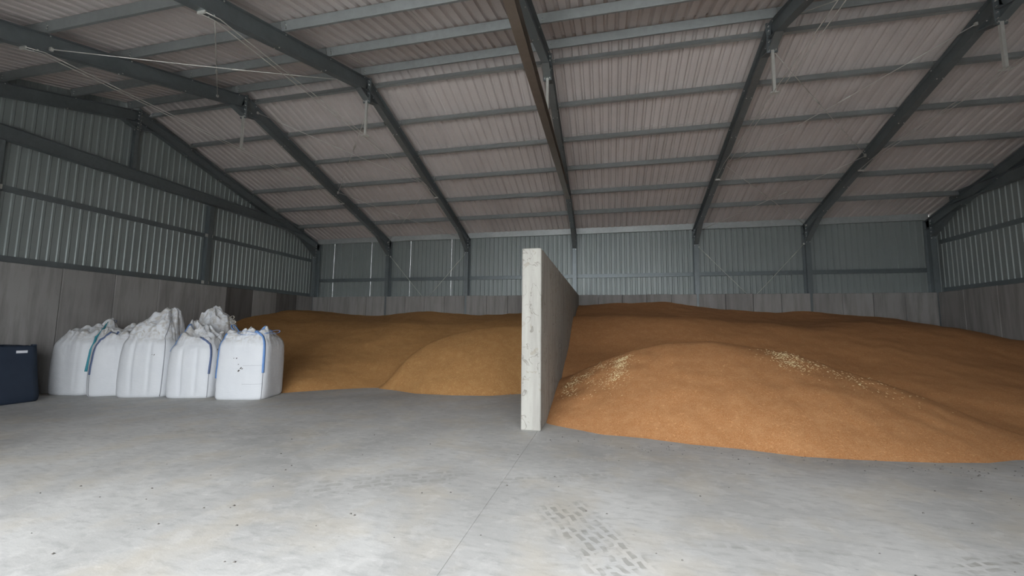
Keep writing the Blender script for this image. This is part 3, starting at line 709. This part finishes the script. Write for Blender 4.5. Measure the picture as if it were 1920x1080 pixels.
BAGS = [
 dict(loc=(.72, -9.15), rz=R(8), w_=.54, d_=.54, h=1.36, seed=3, lumps=[(.25, .35, .36, .42), (.0, .0, .15, .5)], grooves=(.6,), gd=.02,
   straps=[([(-42, .42), (-38, .8), (-30, 1.02), (10, 1.35), (40, 1.45)],   .06, MTEAL)], loops=[(48, 1.42, .16, .03, 30, 35, MNAVY, .03)],
   label='leftmost greyish white bulk bag with a teal strap, against the end wall'),
 dict(loc=(1.60, -9.08), rz=R(45), w_=.47, d_=.47, h=1.30, seed=8, lumps=[(.25, .3, .34, .40), (-.25, -.1, .22, .3), (.45, .0, .22, .25)], grooves=(), gd=0,
   straps=[([(-133, .40), (-132, .8), (-128, 1.03), (-110, 1.3), (-95, 1.6)], .045, MNAVY)], seam_creases=[([(-133, .02), (-133, .42)], .012)],
   loops=[(30, 1.35, .16, .05, -20, 20, MNAVY, .025)],
   label='narrow white bulk bag with a slack navy strap, second from the left'),
 dict(loc=(2.58, -8.92), rz=R(22), w_=.56, d_=.55, h=1.40, seed=12, lumps=[(.20, .12, .60, .60), (.38, .3, .62, .22)], grooves=(.36, -.30), gd=.055,
   straps=[], seam_creases=[([(-47, .02), (-46, .6), (-45, 1.0), (-30, 1.2)], .016)], loops=[(0, 1.6, .15, .035, 60, 60, MCREAM, .03)],
   dirt=[(-62, .72, .016), (-66, .72, .011)],
   label='tall white bulk bag rising to a gathered peak, third from the left'),
 dict(loc=(2.95, -7.62), rz=R(12), w_=.50, d_=.48, h=1.56, seed=21, lumps=[(-.02, -.15, .52, .5), (.3, .1, .30, .3)], grooves=(), gd=0, straps=[],
   loops=[(0, 1.35, .2, .05, -10, 15, MCREAM, .03), (-30, 1.10, .42, .05, -22, 4, MCREAM, .03)],
   label='white bulk bag standing behind the row, only its crumpled peak showing'),
 dict(loc=(3.74, -8.70), rz=R(20), w_=.54, d_=.52, h=1.26, seed=30, lumps=[(-.35, .2, .50, .42), (-.02, .1, .36, .3), (.4, .3, .25, .3)], grooves=(.33, -.28), gd=.065,
   straps=[([(-47, .45), (-45, .78), (-46, 1.0), (-60, 1.15), (-70, 1.35)], .045, MNAVY), ([(-140, .86), (-142, 1.0), (-155, 1.3), (-190, 1.6)], .045, MBLUE)],
   seam_creases=[([(-47, .02), (-47, .46)], .014)], dirt=[(-30, .9, .02)],
   label='white bulk bag with lobed front and slanting blue strap, left of the rightmost bag'),
 dict(loc=(5.06, -8.50), rz=R(17), w_=.59, d_=.57, h=1.42, seed=41, lumps=[(.45, -.20, .24, .16), (-.45, -.42, .20, .2), (-.30, .45, .30, .14), (.1, -.46, .20, .2)], grooves=(), gd=0, corner=5.0, bulge=.055,
   straps=[([(-45, .44), (-45, .7), (-44.5, .97), (-46, 1.06)], .055, MBLUE), ([(-133, .35), (-133, .7), (-133, 1.0), (-130, 1.05)], .05, MBLUE), ([(-46, 1.05), (-60, 1.2), (-20, 1.3), (10, 1.2)], .05, MBLUE)],
   seam_creases=[([(-45, .01), (-45, .45)], .014), ([(-133, .01), (-133, .36)], .014), ([(-80, .56), (-45, .565)], .004), ([(-80, .26), (-45, .262)], .004)],  # last two: cloth crease shade drawn as thin grey ribbons
   loops=[(-47, 1.10, .50, .05, 196, 4, MBLUE, .05), (-40, 1.12, .34, .04, 40, 10, MBLUE, .05), (150, 1.12, .36, .05, 175, 42, MBLUE, .05)],
   dirt=[(-84, .52, .025), (-81, .51, .016), (-88, .48, .03), (-95, .68, .018), (-101, .68, .012), (-90, .58, .012)],
   label='square white bulk bag with bright blue straps, rightmost, beside the golden grain'),
]
for b_ in BAGS: bag(**b_)

# ================================================================== NAVY BULK BOX at the far left
t = tag(empty('bulk_box', (.66, -11.05, 0)), 'dark navy flat-sided bulk box with small white tag, left of the bags', 'box')
v, f = [], []
nn = 48
def ring(hx, hy, z, wob, b=.02):
    out = []
    for i in range(nn):
        a_ = i/nn*4; k = int(a_); u = a_-k
        c4 = [(-hx, -hy), (hx, -hy), (hx, hy), (-hx, hy)]; p, q = c4[k], c4[(k+1) % 4]
        bl = math.sin(math.pi*u)*b
        x_, y_ = p[0]+(q[0]-p[0])*u, p[1]+(q[1]-p[1])*u
        ox, oy = [(0, -bl), (bl, 0), (0, bl), (-bl, 0)][k]
        n_ = wob*noise.noise(Vector((x_*5, y_*5, z*3)))*.02
        out.append((x_+ox+n_, y_+oy+n_, z+wob*.012*noise.noise(Vector((x_*9, y_*9, 5)))))
    return out
rings = [ring(.56, .70, 0, 0), ring(.58, .72, .04, 0), ring(.585, .725, .14, 1, .03), ring(.565, .69, .5, 1, .03), ring(.54, .65, .9, 1, .02), ring(.52, .62, 1.19, 1, .0), ring(.52, .62, 1.225, 1, 0), ring(.50, .60, 1.225, 1, 0), ring(.49, .59, 1.0, 0, 0)]
for r_ in rings: v += r_
for j in range(len(rings)-1):
    for i in range(nn): f.append((j*nn+i, j*nn+(i+1) % nn, (j+1)*nn+(i+1) % nn, (j+1)*nn+i))
f += [tuple(range(nn-1, -1, -1)), tuple(range((len(rings)-1)*nn, len(rings)*nn))]
obj('box_body', mesh('box_body', v, f, True), MTUB, t)
o = obj('tag', box(-.004, .004, -.09, .09, -.028, .028, 'tag', .001), MLAB, t, (.545, .38, 1.10)); o.rotation_euler[1] = -.06
obj('corner_flap', box(.44, .52, .56, .63, 1.21, 1.255, 'flap', .008), MTUB, t)

# crumbs of dirt and grain on the open floor
rr = random.Random(11); v, f = [], []
spots = [(11.0, -13.2), (11.9, -13.9), (11.3, -13.6), (11.35, -13.62), (9.8, -12.6), (9.3, -12.4), (12.0, -12.9), (13.4, -13.0), (14.9, -12.0)] + [(rr.uniform(8, 18), rr.uniform(-14.8, -10.8)) for _ in range(70)] + [(12.6+rr.random()*7.5, -10.2-abs(rr.gauss(0, .12))-.45*math.sin(max(0, min(1, (rr.random())))*3.14)) for _ in range(160)]
for x, y in spots:
    b = len(v); q = rr.uniform(.004, .013)
    for dx, dy, dz in ((-1, -.6, 0), (1, -.8, 0), (.9, .8, 0), (-.8, .9, 0), (.1, .0, .9)): v.append((x+dx*q, y+dy*q*rr.uniform(.6, 1.2), dz*q+.0002))
    f += [(b+i, b+(i+1) % 4, b+4) for i in range(4)]+[(b+3, b+2, b+1, b)]
tag(obj('floor_crumbs', mesh('crumbs', v, f), MDARK), 'dark crumbs of dirt scattered on the grey concrete floor', 'dirt', kind='stuff')
